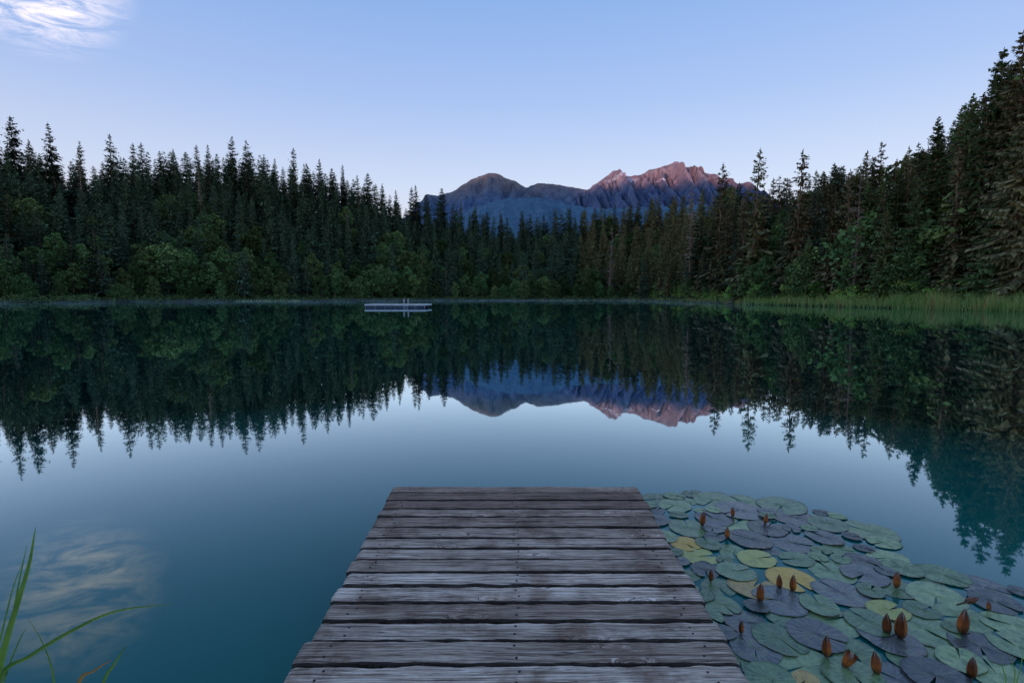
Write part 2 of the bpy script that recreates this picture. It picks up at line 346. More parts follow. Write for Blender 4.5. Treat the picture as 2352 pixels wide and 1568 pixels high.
for px,py,k,t in ((1583,418,'dead',8),(1645,373,'brown',12),(1720,338,'brown',9),(1820,338,'brown',10),(2130,262,'near',12),(2172,232,'near',20),(2205,205,'near',14),(2240,110,'near',11),(2278,150,'near',22),(2322,50,'near',9),(2350,85,'near',6),(2385,20,'near',14),(2430,60,'near',10),(2075,330,'brown',14),(1960,400,'dead',8),(2185,330,'brown',8),(2290,300,'near',6),(2100,400,'near',9),(2030,470,'near',8),(1850,540,'near',9),(1700,450,'brown',6),(1400,520,'dead',6),(472,380,'dead',60),(205,340,'dead',70),(800,470,'dead',60)):
    top=at(px,py,lerp(px,DT)+t).z; plants.append((k,px,t,top-G(px,t),.95 if k!='near' else (.85 if py<300 else 1.0),'sky'))
rr=random.Random(99)
px=-90.0
while px<2480:
    D=lerp(px,DT); 
    right=px>1480
    t=rr.uniform(1.5,9) if not right else rr.uniform(7,13)
    h=rr.uniform(7,16) if not right else rr.uniform(6,13)
    k='broad' if rr.random()<(.8 if not right else .5) else ('spruce' if not right else 'brown')
    if k!='broad': h*=1.6
    plants.append((k,px,t,h,rr.uniform(.9,1.3),'front'))
    px+=rr.uniform(4.5,9)/D*F*(.85 if not right else .8)
for row,tf in enumerate((.12,.2,.29,.38,.47,.56,.65,.74,.83,.91,.98,1.03)):
    px=-90.0+rr.uniform(0,20)
    while px<2480:
        D=lerp(px,DT);T=lerp(px,TT); t=max(7 if px<1480 else 11,T*(tf+rr.uniform(-.05,.05)))
        Y=D+t; pb=(.72-.85*tf)*(1 if mn.noise(Vector((px*.006,tf*4,3)))>-.15 else .35) if px<1250 else .10
        k='broad' if rr.random()<pb else ('brown' if px>1330 and rr.random()<.55 else 'spruce')
        if px>1950 and k!='broad' and tf<.7: k='near' if rr.random()<.6 else 'brown'
        h=rr.uniform(14,29) if k!='broad' else rr.uniform(10,18)
        lim=at(px,lerp(px,ST)+rr.uniform(-18,38),Y).z-G(px,t); h=min(h,lim)
        if tf>.9: h=lim
        if h>8: plants.append((k,px,t,h,rr.uniform(.9,1.5),'mid'))
        px+=rr.uniform(4.5,10.5)*(1.0 if px<1480 else .8)*(.75 if tf>.9 else 1)/Y*F
for px in (1640,1690,1745,1765,1820,1880,1925,1960,2010,2060,2105,2150,2190,2230,2280,2320,1500,1560):
    plants.append(('shrub',px,rr.uniform(7.0,9.0),rr.uniform(3,6),1.1,'front'))
ordw=['first','second','third','fourth','fifth','sixth','seventh','eighth','ninth','tenth','eleventh','twelfth','thirteenth','fourteenth','fifteenth','sixteenth','seventeenth','eighteenth','nineteenth','twentieth']+['twenty-%s'%w for w in ('first','second','third','fourth','fifth','sixth','seventh','eighth','ninth')]
groups={}
for p in plants: groups.setdefault((p[0],zone(p[1]),p[5]),[]).append(p)
labels={}
for (k,zn,row),ps in groups.items():
    ps.sort(key=lambda p:p[1]); nm=kindname[k][1]
    for i,p in enumerate(ps):
        if row=='mid': lb='%s packed in the forest on the %s'%(nm,zn)
        else:
            w='on skyline of' if row=='sky' else 'by water on'
            lb=(('%s %s from left %s %s'%(ordw[min(i,28)],nm,w,zn)) if len(ps)>1 else '%s standing %s %s'%(nm,w,zn))
        labels[id(p)]=lb
plants.sort(key=lambda p:({'sky':0,'front':1,'mid':2}[p[5]],lerp(p[1],DT)+p[2]))
cnt={'s':0,'b':0}; rest=[]; protos={}
for p in plants:
    k,px,t,h,wd,row=p
    c='b' if k in('broad','shrub') else 's'; cnt[c]+=1
    if cnt[c]>(295 if c=='s' else 270): rest.append(p); continue
    vs=PR[k]; vi=random.randrange(len(vs)); (cm,tm),Hh,mt=vs[vi]
    Y=lerp(px,DT)+t; s=h/Hh; base=(xat(px,Y),Y,G(px,t)-.3)
    gname=('trees packed on the ' if row=='mid' else ('skyline trees on the ' if row=='sky' else 'waterside trees along the '))+zone(px)
    nm,lb=kindname[k]; rz=random.uniform(0,6.28)
    key=(k,vi)
    if key not in protos:
        root=thing(nm,labels[id(p)],'shrub' if k=='shrub' else 'tree',base,rz,gname)
        protos[key]=(root,[link('trunk',tm,m_bark,root),link('crown',cm,mt,root)])
    else:
        r0,ch=protos[key]; root=r0.copy(); C.objects.link(root); root.location=base; root.rotation_euler=(0,0,rz)
        root['label']=labels[id(p)]; root['group']=gname
        for q in ch:
            c2=q.copy(); C.objects.link(c2); c2.parent=root
    sw=s*wd
    if k in('spruce','brown'): sw=max(.6,s)*wd
    root.scale=(sw,sw,s); root.rotation_euler[0]=random.uniform(-.035,.035); root.rotation_euler[1]=random.uniform(-.035,.035)
print('individual',cnt,'rest',len(rest))
def massed(name,items,mat,label):
    VV=[];QQ=[];off=0
    for k,px,t,h,wd,row in items:
        vs=PR[k if k!='near' else 'spruce']; (cm,tm),Hh,mt=random.choice(vs)
        v=np.empty(len(cm.vertices)*3,dtype=np.float32); cm.vertices.foreach_get('co',v); v=v.reshape(-1,3).copy()
        s=h/Hh; a=random.uniform(0,6.28); ca,sa=math.cos(a),math.sin(a); x_=v[:,0]*ca-v[:,1]*sa; y_=v[:,0]*sa+v[:,1]*ca
        Y=lerp(px,DT)+t; v=np.stack([x_*s*wd+xat(px,Y),y_*s*wd+Y,v[:,2]*s+G(px,t)-.3],1)
        n=len(cm.polygons); VV.append(v); QQ.append(np.arange(n*4).reshape(-1,4)+off); off+=len(v)
    link(name,mesh_np(name,np.concatenate(VV),np.concatenate(QQ)),mat,label=label,cat='forest',kind='stuff')
ra=[p for p in rest if p[1]<1330]; rb=[p for p in rest if p[1]>=1330]
if ra: massed('spruce_forest',ra,m_spruce,'mass of dark spruces deep in the left and middle hillside forest')
if rb: massed('spruce_forest',rb,m_spruce_b,'mass of brownish spruces deep in the right hand forest')

# ---------------------------------------------------------------- shoreline growth
rng=np.random.default_rng(5)
def bushes(name,pa,pb,mat,label,tr,rr_,n,ls,per):
    Cs=[]; px=pa
    while px<pb:
        D=lerp(px,DT)
        for q in range(per):
            t=rng.uniform(*tr); r=rng.uniform(*rr_); Y=D+t
            d=rng.normal(size=(n,3)); d/=np.linalg.norm(d,axis=1)[:,None]
            Cs.append(np.array([xat(px,Y),Y,G(px,t)+r*.5])+d*r*rng.uniform(.4,1.1,(n,1))*np.array([1.2,1,.9]))
        px+=rng.uniform(1.5,3.2)/D*F
    Cn=np.concatenate(Cs); Cn=Cn[Cn[:,2]>.05]
    Vv,Q=leafquads(Cn,ls*rng.uniform(.5,1.3,len(Cn)),rng,.3)
    link(name,mesh_np(name,Vv,Q),mat,label=label,cat='undergrowth',kind='stuff')
bushes('undergrowth',-150.,1500.,m_leaf,'low leafy undergrowth crowding the left and far lake edge',(-.8,5),(.8,2.4),90,.26,2)
bushes('undergrowth',1500.,2600.,m_shrub,'low bright undergrowth behind the reeds on the right shore',(7.0,11.5),(.8,2.4),120,.17,3)
def blades(n,pxr,tr,hr,w,rng):
    px=rng.uniform(*pxr,n); t=rng.uniform(*tr,n); V=np.zeros((n,5,3))
    for i in range(n):
        D=lerp(px[i],DT); t[i]+=1.2*mn.noise(Vector((px[i]*.02,5,2))); Y=D+t[i]; b=np.array([xat(px[i],Y),Y,max(-.05,G(px[i],t[i])-.1)]); h=rng.uniform(*hr)*(1+.6*mn.noise(Vector((px[i]*.03,t[i]*.3,2)))); a=rng.uniform(0,6.28); l=rng.uniform(.05,.45)*h
        dx=np.array([math.cos(a),math.sin(a),0]); sd=np.array([1,rng.uniform(-.5,.5),0])*w/2*rng.uniform(.6,1.4)
        m=b+dx*l*.3+np.array([0,0,h*.6]); tp=b+dx*l+np.array([0,0,h*rng.uniform(.85,1)])
        V[i]=[b-sd,b+sd,m+sd*.8,m-sd*.8,tp]
    Vf=V.reshape(-1,3); k=np.arange(n)[:,None]*5
    tris=np.concatenate([k+np.array([[0,1,2]]),k+np.array([[0,2,3]]),k+np.array([[3,2,4]])])
    return Vf,tris
M=N('reed_leaves'); g=M.n('ShaderNodeNewGeometry'); oi=M.n('ShaderNodeTexCoord'); nz=noise_n(M,oi.outputs['Object'],.35,4)
f=M.math('MULTIPLY_ADD',nz,1.5,M.math('MULTIPLY_ADD',g.outputs['Random Per Island'],.6,-.6))
m_reed=M.done(M.principled(M.ramp(f,[(.1,(.14,.24,.055)),(.4,(.32,.46,.12)),(.62,(.52,.60,.20)),(.85,(.60,.33,.14))]),.8,.1))
parts=[blades(5800,(1660,2560),(-1.5,8.5),(1.1,2.3),.05,rng),blades(5200,(2050,2560),(-1.5,9),(1.3,3.0),.045,rng),blades(1000,(1440,1720),(-1,6),(.8,1.8),.09,rng),blades(350,(540,690),(-1.5,1),(.6,1.1),.12,rng),blades(250,(1200,1440),(-1.5,1),(.4,.8),.1,rng)]
V=[];Q=[];off=0
for v,q in parts: V.append(v);Q.append(q+off);off+=len(v)
link('reeds',mesh_np('reeds',np.concatenate(V),np.concatenate(Q)),m_reed,label='bed of pale green reeds along the right shore',cat='reeds',kind='stuff')
# mist
M=N('mist'); tc=M.n('ShaderNodeTexCoord'); sp=M.n('ShaderNodeSeparateXYZ'); M.l(tc.outputs['Object'],sp.inputs[0])
mp=M.n('ShaderNodeMapping'); mp.inputs['Scale'].default_value=(.045,.1,.7); M.l(tc.outputs['Object'],mp.inputs[0])
nz=noise_n(M,mp.outputs[0],1,4,.6,.5); h=M.mr(sp.outputs[2],0,1.8,1,0)
at_=M.n('ShaderNodeAttribute'); at_.attribute_name='fade'
a=M.math('MULTIPLY',M.math('MULTIPLY',M.math('POWER',h,2.2),M.math('MULTIPLY_ADD',nz,3.2,-1.2,clamp=True)),.21)
a=M.math('MULTIPLY',a,at_.outputs['Fac'])
tr=M.n('ShaderNodeBsdfTransparent'); df=M.n('ShaderNodeBsdfDiffuse'); df.inputs[0].default_value=(.75,.8,.85,1)
x=M.n('ShaderNodeMixShader'); M.l(a,x.inputs[0]); M.l(tr.outputs[0],x.inputs[1]); M.l(df.outputs[0],x.inputs[2]); m_mist=M.done(x)
V=[];Fc=[];fd=[]
for off_ in (6,40,80):
    cols=list(range(-300,1860,40)); b=len(V)
    for z_ in (.02,.8,1.8):
        for px in cols:
            Y=max(70,lerp(px,DT)-off_*min(1,lerp(px,DT)/250)+4*math.sin(px*.01+off_)); V.append((xat(px,Y),Y,z_)); fd.append(float(np.interp(px,[-300,0,800,1350,1800],[.5,.6,1,1,0])))
    Fc+=[tuple(b+i for i in f) for f in grid_faces(3,len(cols))]
me=mesh_py('mist',V,Fc); fa=me.attributes.new('fade','FLOAT','POINT'); fa.data.foreach_set('value',fd)
link('mist',me,m_mist,label='thin veil of mist lying on the far water',cat='mist',kind='stuff')

# ---------------------------------------------------------------- swimming raft
M=N('raft_planks'); tc=M.n('ShaderNodeTexCoord'); nz=noise_n(M,tc.outputs['Object'],4,4); m_plank=M.done(M.principled(M.ramp(nz,[(.3,(.50,.43,.38)),(.7,(.70,.62,.56))]),.7,.2))
M=N('raft_side_board'); tc=M.n('ShaderNodeTexCoord'); nz=noise_n(M,tc.outputs['Object'],2,4); m_side=M.done(M.principled(M.ramp(nz,[(.3,(.68,.66,.64)),(.7,(.86,.84,.82))]),.6,.3))
M=N('raft_metal'); m_metal=M.done(M.principled((.75,.75,.77),.35,.5,Metallic=.5))
M=N('raft_float_plastic'); tc=M.n('ShaderNodeTexCoord'); nz=noise_n(M,tc.outputs['Object'],2,3); m_float=M.done(M.principled(M.ramp(nz,[(.3,(.05,.07,.10)),(.7,(.10,.13,.18))]),.5,.3))
Yf=91.0; A=at(838,700,Yf); B=at(977,700,Yf); L=B.x-A.x
raft=thing('swimming_raft','pale floating swimming raft with a ladder out on the lake','raft',(A.x,Yf,0),math.radians(-1.5))
mb=MB()
for i in range(40): mb.box((i*L/40+.01,0,.56),((i+1)*L/40-.01,6.0,.66))
link('deck',mb.mesh('deck'),m_plank,raft)
mb=MB(); mb.box((-.06,-.06,.38),(L+.06,-.003,.65)); mb.box((-.06,6.003,.38),(L+.06,6.06,.65)); mb.box((-.06,0,.38),(-.003,6,.65)); mb.box((L+.003,0,.38),(L+.06,6,.65))
link('frame',mb.mesh('frame'),m_side,raft)
for i in range(6):
    x0=.12+i*(L-.2)/6; x1=x0+(L-.2)/6-.14
    for yy in (.30,4.3):
        mb=MB(); mb.tube([(x0,yy,.10),(x0+.08,yy,.10),(x1-.08,yy,.10),(x1,yy,.10)],[.24,.29,.29,.24],12)
        link('pontoon',mb.mesh('pontoon'),m_float,raft)
for i in range(7):
    mb=MB(); xx=.05+i*(L-.12)/6; mb.box((xx-.03,.0,-.1),(xx+.03,.06,.375)); link('float_bracket',mb.mesh('float_bracket'),m_plank,raft)
lx=at(928,700,Yf).x-A.x
for dx in (-.0,.75):
    mb=MB(); pts=[(lx+dx,-.12,-.6),(lx+dx,-.12,.6),(lx+dx,-.1,1.35),(lx+dx,.0,1.55),(lx+dx,.25,1.60),(lx+dx,.5,1.50),(lx+dx,.6,1.25),(lx+dx,.62,.665)]
    mb.tube(pts,[.035]*8,8); link('handrail',mb.mesh('handrail',True),m_metal,raft)
for z_ in (-.3,0.0,.3): 
    mb=MB(); mb.tube([(lx,-.12,z_),(lx+.75,-.12,z_)],[.035,.035],6); link('rung',mb.mesh('rung'),m_metal,raft)

# ---------------------------------------------------------------- jetty
M=N('weathered_boards'); tc=M.n('ShaderNodeTexCoord'); g=M.n('ShaderNodeNewGeometry'); sp=M.n('ShaderNodeSeparateXYZ'); M.l(tc.outputs['Object'],sp.inputs[0]); R_=g.outputs['Random Per Island']
X_,Y_=sp.outputs[0],sp.outputs[1]
rx=M.math('MULTIPLY',R_,53.0)
cbk=M.n('ShaderNodeCombineXYZ'); M.l(M.math('MULTIPLY_ADD',X_,2.4,rx),cbk.inputs[0]); M.l(M.math('MULTIPLY',Y_,9.5),cbk.inputs[1]); M.l(rx,cbk.inputs[2])
vo=M.n('ShaderNodeTexVoronoi'); vo.inputs['Scale'].default_value=1; M.l(cbk.outputs[0],vo.inputs['Vector'])
sc3=M.n('ShaderNodeSeparateColor'); M.l(vo.outputs['Color'],sc3.inputs[0]); has=M.math('GREATER_THAN',sc3.outputs[0],.45)
kd=M.math('ADD',vo.outputs['Distance'],M.math('MULTIPLY',M.math('SUBTRACT',1.0,has),2.0))
k=M.mr(kd,0,.34,1,0,True)
wav=noise_n(M,cbk.outputs[0],.8,2,.5)
yy=M.math('ADD',M.math('MULTIPLY_ADD',k,3.8,M.math('MULTIPLY',Y_,64)),M.math('MULTIPLY',wav,3.5))
cbg=M.n('ShaderNodeCombineXYZ'); M.l(M.math('MULTIPLY_ADD',X_,1.0,rx),cbg.inputs[0]); M.l(yy,cbg.inputs[1]); M.l(rx,cbg.inputs[2])
gr=noise_n(M,cbg.outputs[0],1.4,6,.76)
cbf=M.n('ShaderNodeCombineXYZ'); M.l(M.math('MULTIPLY_ADD',X_,5,rx),cbf.inputs[0]); M.l(M.math('MULTIPLY',yy,4),cbf.inputs[1])
gf=noise_n(M,cbf.outputs[0],1.5,2,.6)
gg=M.math('MULTIPLY_ADD',gf,.45,M.math('MULTIPLY',gr,.8))
col=M.ramp(gg,[(.45,(.06,.038,.028)),(.52,(.26,.185,.14)),(.60,(.56,.445,.36)),(.72,(1.0,.88,.77))])
pat=noise_n(M,tc.outputs['Object'],3.0,5,.7)
col=M.mix(.85,col,M.ramp(pat,[(.36,(.50,.38,.31)),(.48,(1.0,.94,.90)),(.60,(1.3,1.26,1.22))]),'MULTIPLY')
col=M.mix(1.0,col,M.ramp(R_,[(0,(.68,.60,.55)),(.5,(1.05,1.0,.96)),(1,(1.45,1.42,1.40))]),'MULTIPLY')
cbc=M.n('ShaderNodeCombineXYZ'); M.l(M.math('MULTIPLY_ADD',X_,.8,rx),cbc.inputs[0]); M.l(M.math('MULTIPLY',yy,.55),cbc.inputs[1]); M.l(rx,cbc.inputs[2])
crk=M.math('ABSOLUTE',M.math('SUBTRACT',noise_n(M,cbc.outputs[0],1.6,2,.5),.5)); crack=M.mr(crk,.004,.016,.85,0)
col=M.mix(crack,col,(.02,.013,.01))
wet=M.mr(M.math('MULTIPLY_ADD',pat,1.4,Y_),3.0,5.2,0,.85)
col=M.mix(wet,col,M.mix(1.0,col,(.50,.35,.28),'MULTIPLY'))
kc=M.mr(kd,.03,.10,.75,0)
col=M.mix(kc,col,(.07,.036,.022))
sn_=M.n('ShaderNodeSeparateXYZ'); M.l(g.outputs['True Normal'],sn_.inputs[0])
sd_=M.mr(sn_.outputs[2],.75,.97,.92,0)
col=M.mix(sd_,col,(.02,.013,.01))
hgt=M.math('SUBTRACT',M.math('SUBTRACT',gg,M.math('MULTIPLY',kc,.1)),M.math('MULTIPLY',crack,.15))
m_wood=M.done(M.principled(col,.6,.35,M.bump(hgt,1.0,.022)))
ZD=.36
edges=[gp(1176,y,ZD).y for y in (1114,1130,1148,1167,1187,1210,1233,1257,1284,1313,1346,1383,1426,1470,1525,1582)]
while edges[-1]>-1.6: edges.append(edges[-1]-.145)
xl=lambda y:-.897-.0287*(y-1.93); xr=lambda y:.953+.0324*(y-1.93)
jetty=thing('jetty','weathered grey plank jetty reaching out over the water','jetty',(0,0,0))
V=[];Fc=[];rj=random.Random(4); screws=[]
for i in range(len(edges)-1):
    y1=edges[i]; y0=edges[i+1]; gap=rj.uniform(.010,.020); ym=(y0+y1)/2; hw=(y1-y0-gap)/2; th=.045
    a=xl(ym)+rj.uniform(-.014,.008); b=xr(ym)+rj.uniform(-.008,.014)
    if i>=13: a-=.022
    tilt=rj.uniform(-.045,.045); dz=rj.uniform(-.006,.004); skew=rj.uniform(-.004,.004)
    prof=[(-1,-1),(-1,-.35),(-.975,-.15),(-.91,-.03),(-.5,.03),(0,.05),(.5,.03),(.91,-.03),(.975,-.15),(1,-.35),(1,-1)]
    n=110; b0=len(V)
    for s in range(n+1):
        x_=a+(b-a)*s/n
        e1=.009*mn.fractal(Vector((x_*8,i*3.1,1)),1,2,5); e2=.009*mn.fractal(Vector((x_*8,i*3.1,7)),1,2,5); zz_=.003*mn.noise(Vector((x_*2,i*5.,0)))
        for u,v in prof:
            e=e1 if u<-.8 else (e2 if u>.8 else 0)
            endr=-.006 if s in(0,n) else 0
            V.append((x_+(.005*mn.noise(Vector((u*3,i*2.,s))) if s in (0,n) else 0),ym+u*hw+e+skew*(x_),ZD+dz+v*th+tilt*u*hw+zz_+(endr if v>-.3 else 0)))
    m=len(prof)
    for s in range(n):
        for k_ in range(m): 
            p0=b0+s*m+k_; p1=b0+s*m+(k_+1)%m; Fc.append((p0,p1,p1+m,p0+m))
    Fc.append(tuple(b0+k_ for k_ in range(m))); Fc.append(tuple(b0+n*m+k_ for k_ in range(m))[::-1])
    if ym>1.7:
        for xx in (a+.13,.02,b-.13):
            for u in (-.45,.45): screws.append((xx+rj.uniform(-.02,.02),ym+u*hw+rj.uniform(-.008,.008),ZD+dz+.0025+tilt*u*hw))
me=mesh_py('deck_boards',V,[f[::-1] for f in Fc]); 
bm=bmesh.new(); bm.from_mesh(me); bmesh.ops.recalc_face_normals(bm,faces=bm.faces); bm.to_mesh(me); bm.free()
link('deck_boards',me,m_wood,jetty)
M=N('rusty_screw'); m_screw=M.done(M.principled((.04,.028,.024),.6,.4,Metallic=.4))
mb=MB(); mb.tube([(0,0,-.004),(0,0,.0008),(0,0,.0015)],[.0058,.0058,.004],8); sm=mb.mesh('screw'); s0=None
for p in screws:
    if s0 is None: s0=link('screw',sm,m_screw,jetty,loc=p)
    else:
        q=s0.copy(); C.objects.link(q); q.parent=jetty; q.location=p
for xx in (-.7,.74):
    mb=MB(); mb.box((xx-.05,-1.4,ZD-.20),(xx+.05,edges[0]-.05,ZD-.058)); link('beam',mb.mesh('beam'),m_bark,jetty)
    for yy_ in (3.7,1.2):
        mb=MB(); mb.tube([(xx+.13*(1 if xx<0 else -1),yy_,-2),(xx+.13*(1 if xx<0 else -1),yy_,ZD-.06)],[.07,.07],10); link('post',mb.mesh('post'),m_bark,jetty)

# ---------------------------------------------------------------- lily pads
def pad_mat(name,c0,c1,c2,rough=.3,hue=.05,val=.8):
    M=N(name); tc=M.n('ShaderNodeTexCoord'); o=tc.outputs['Object']; sp=M.n('ShaderNodeSeparateXYZ'); M.l(o,sp.inputs[0]); oi=M.n('ShaderNodeObjectInfo')
    ang=M.math('ARCTAN2',sp.outputs[1],sp.outputs[0]); 
    va=M.n('ShaderNodeVectorMath',operation='ADD'); M.l(o,va.inputs[0]); cb=M.n('ShaderNodeCombineXYZ'); M.l(M.math('MULTIPLY',oi.outputs['Random'],40),cb.inputs[2]); M.l(cb.outputs[0],va.inputs[1])
    nz=noise_n(M,va.outputs[0],3,5,.6,.4)
    vein=M.math('ABSOLUTE',M.math('SINE',M.math('MULTIPLY_ADD',nz,1.2,M.math('MULTIPLY',ang,9))))
    vl=M.math('SUBTRACT',1,M.math('MULTIPLY',vein,7),clamp=True)
    ln=M.n('ShaderNodeVectorMath',operation='LENGTH'); cxy=M.n('ShaderNodeCombineXYZ'); M.l(sp.outputs[0],cxy.inputs[0]); M.l(sp.outputs[1],cxy.inputs[1]); M.l(cxy.outputs[0],ln.inputs[0])
    c=M.ramp(nz,[(.3,c0),(.5,c1),(.72,c2)])
    c=M.mix(M.math('MULTIPLY',vl,.35),c,tuple(min(1,v*1.8+.02) for v in c1))
    c=M.mix(M.mr(ln.outputs['Value'],.88,1.0,0,.6),c,tuple(v*.35 for v in c0))
    sp2=noise_n(M,va.outputs[0],26,2); c=M.mix(M.math('MULTIPLY_ADD',sp2,9,-6.0,clamp=True),c,(.06,.04,.02))
    hs=M.n('ShaderNodeHueSaturation'); M.l(c,hs.inputs['Color']); M.l(M.math('MULTIPLY_ADD',oi.outputs['Random'],val,1-val/2),hs.inputs['Value']); M.l(M.math('MULTIPLY_ADD',oi.outputs['Random'],-hue,.5+hue*.6),hs.inputs['Hue'])
    h=M.math('ADD',M.math('MULTIPLY',vein,.25),nz)
    return M.done(M.principled(hs.outputs[0],rough,.65,M.bump(h,.28,.015)))
PM={'green':pad_mat('green_pad',(.085,.145,.07),(.18,.26,.115),(.27,.35,.14),.25),'purple':pad_mat('purple_pad',(.06,.065,.065),(.115,.115,.11),(.15,.18,.10),.23),'yellow':pad_mat('yellow_pad',(.60,.33,.05),(.85,.48,.06),(.55,.42,.09),.36,0.0,.4),'brown':pad_mat('brown_pad',(.24,.15,.05),(.55,.34,.10),(.46,.38,.12),.36,0.0,.4),'pale':pad_mat('pale_pad',(.26,.26,.07),(.46,.42,.10),(.32,.40,.12),.33,.02,.4)}
def pad_mesh(seed):
    r=random.Random(seed); V=[Vector((0,0,0))];Fc=[]; n=44; g0=r.uniform(.05,.18); rings=(.25,.5,.75,.92,1.0)
    pe=[r.uniform(0,6.28) for _ in range(4)]; el=r.uniform(.87,1.0); curl=r.choice((0,0,0,.015,.04))
    for ri,q in enumerate(rings):
        for k in range(n+1):
            f=k/n; a=g0+(2*math.pi-2*g0)*f
            lobe=1+.04*math.sin(2*a+pe[0])+.022*math.sin(5*a+pe[1])+.010*math.sin(13*a+pe[2])+.006*math.sin(21*a+pe[3])
            if f<.06 or f>.94: lobe*=1-.10*(1-min(f,1-f)/.06)**2
            rr_=q*lobe; z=(.010*math.sin(3*a+pe[3])+.005*math.sin(7*a+pe[1]))*q*q+curl*max(0,q-.85)/.15*max(0,math.sin(2*a+pe[2]))
            V.append(Vector((math.cos(a)*rr_,math.sin(a)*rr_*el,z)))
    m=n+1
    for k in range(n): Fc.append((0,1+k,2+k))
    for ri in range(len(rings)-1):
        for k in range(n): b=1+ri*m+k; Fc.append((b,b+m,b+m+1,b+1))
    return V,Fc
padm={}
for kk in PM:
    padm[kk]=[]
    for s in range(9 if kk in('green','purple') else 4):
        v,f=pad_mesh(s*17+len(kk)); me=mesh_py('lily_pad',v,f,True); me.materials.append(PM[kk]); padm[kk].append(me)
E=[(1510,1146,70,'g'),(1592,1134,50,'g'),(1640,1149,100,'g'),(1705,1152,85,'g'),(1795,1162,105,'g'),(1550,1162,80,'g'),(1700,1174,110,'p'),(1580,1212,95,'g'),(1640,1192,85,'p'),(1825,1188,110,'p'),(1690,1203,95,'g'),(1762,1213,90,'p'),(1900,1203,90,'g'),(1998,1220,118,'g'),(2030,1247,70,'g'),(1575,1250,72,'y'),(1603,1278,88,'l'),(1820,1247,100,'p'),(1893,1236,80,'p'),(1930,1262,70,'g'),(1683,1268,72,'g'),(1738,1284,88,'l'),(1722,1240,100,'p'),(1830,1285,80,'g'),(1910,1312,108,'g'),(1985,1290,76,'p'),(2040,1282,90,'g'),(2072,1307,84,'g'),(1985,1322,100,'p'),(1818,1330,112,'y'),(1730,1349,108,'b'),(1690,1315,90,'g'),(1930,1362,116,'p'),(2058,1352,96,'g'),(2165,1322,105,'g'),(2258,1348,108,'p'),(2150,1370,122,'g'),(2010,1395,100,'p'),(2040,1405,90,'l'),(2285,1385,100,'p'),(1790,1382,120,'p'),(1713,1430,100,'p'),(1890,1425,146,'g'),(1812,1420,100,'g'),(1995,1432,105,'g'),(2120,1445,140,'g'),(2210,1418,110,'g'),(2325,1438,120,'g'),(1790,1470,120,'g'),(1735,1490,120,'p'),(1875,1462,130,'p'),(1960,1500,110,'g'),(2045,1470,130,'p'),(2160,1492,120,'g'),(2250,1488,120,'p'),(1850,1530,150,'g'),(1880,1394,90,'g'),(2100,1520,110,'g'),(2205,1520,100,'g'),(2335,1490,110,'g'),(1960,1555,130,'g'),(2060,1560,120,'p'),(2150,1560,130,'p'),(2290,1550,130,'g'),(1770,1565,120,'g'),(1700,1515,90,'g'),(1850,1565,70,'b'),(1650,1350,80,'g'),(1620,1310,70,'p'),(1660,1390,80,'g')]
cm_={'g':'green','p':'purple','y':'yellow','b':'brown','l':'pale'}
pads=[]
for px,py,w,k in E:
    p=gp(px,py); r=w/2*math.hypot(p.y*CP+H0*SP,0)/F
    pads.append([p.x,p.y,r,cm_[k]])
poly=[gp(*q) for q in ((1470,1136),(1570,1128),(1700,1142),(1850,1162),(1950,1196),(2052,1214),(2060,1248),(2085,1290),(2140,1300),(2220,1318),(2340,1356),(2480,1390),(2560,1640),(1650,1640),(1600,1400),(1500,1230))]
def inside(x,y):
    c=False;n=len(poly)
    for i in range(n):
        a,b=poly[i],poly[(i+1)%n]
        if (a.y>y)!=(b.y>y) and x<(b.x-a.x)*(y-a.y)/(b.y-a.y)+a.x: c=not c
    return c
rp=random.Random(12); tries=0
while tries<9000:
    tries+=1; x_=rp.uniform(.8,4.2); y_=rp.uniform(1.8,5.0)
    if not inside(x_,y_): continue
    r=rp.uniform(.06,.15)
    if all(math.hypot(x_-q[0],y_-q[1])>.74*(r+q[2]) for q in pads): pads.append([x_,y_,r,rp.choice(('green','green','green','purple','purple'))])
print('pads',len(pads))
lev=[]
for i,p in enumerate(pads):
    used={lev[j] for j in range(i) if math.hypot(p[0]-pads[j][0],p[1]-pads[j][1])<(p[2]+pads[j][2])*1.05}
    l=0
    while l in used: l+=1
    lev.append(l)
BUD=[(1612,1208,1178,.1,'slim orange brown bud near the far right corner of the jetty'),(1683,1187,1167,-.05,'small dark bud farthest out among the lily pads'),(1757,1204,1182,.15,'small pinkish bud behind the cluster of purple pads'),(1670,1238,1214,0,'small brown bud between the slim bud and the yellow pads'),(1632,1337,1312,.05,'short greenish orange bud close beside the jetty'),(1745,1383,1345,.05,'orange bud left of the close pair of buds'),(1790,1353,1324,-.05,'left bud of the close pair by the yellow pad'),(1820,1359,1325,.03,'right bud of the close pair by the yellow pad'),(2058,1352,1317,.05,'reddish bud standing alone mid way in the lily bed'),(1702,1457,1430,0,'dark purplish bud low on the purple pad by the jetty'),(2036,1457,1414,-.05,'dark left one of the two tall buds side by side'),(2067,1468,1412,.03,'largest glossy orange bud of the lily bed'),(2209,1457,1404,.05,'tall red brown bud toward the right edge'),(2271,1404,1384,-.1,'tiny orange bud near the right edge'),(1897,1510,1465,0,'dark brown bud in the near left of the lily bed'),(1937,1534,1496,.5,'half open leaning bud with pale petals'),(2014,1550,1502,-.15,'bright orange bud near the bottom of the lily bed'),(2230,1560,1515,.05,'dark bud in the nearest right part of the lily bed'),(2216,1400,1386,1.2,'small bud lying on its side on a pad')]
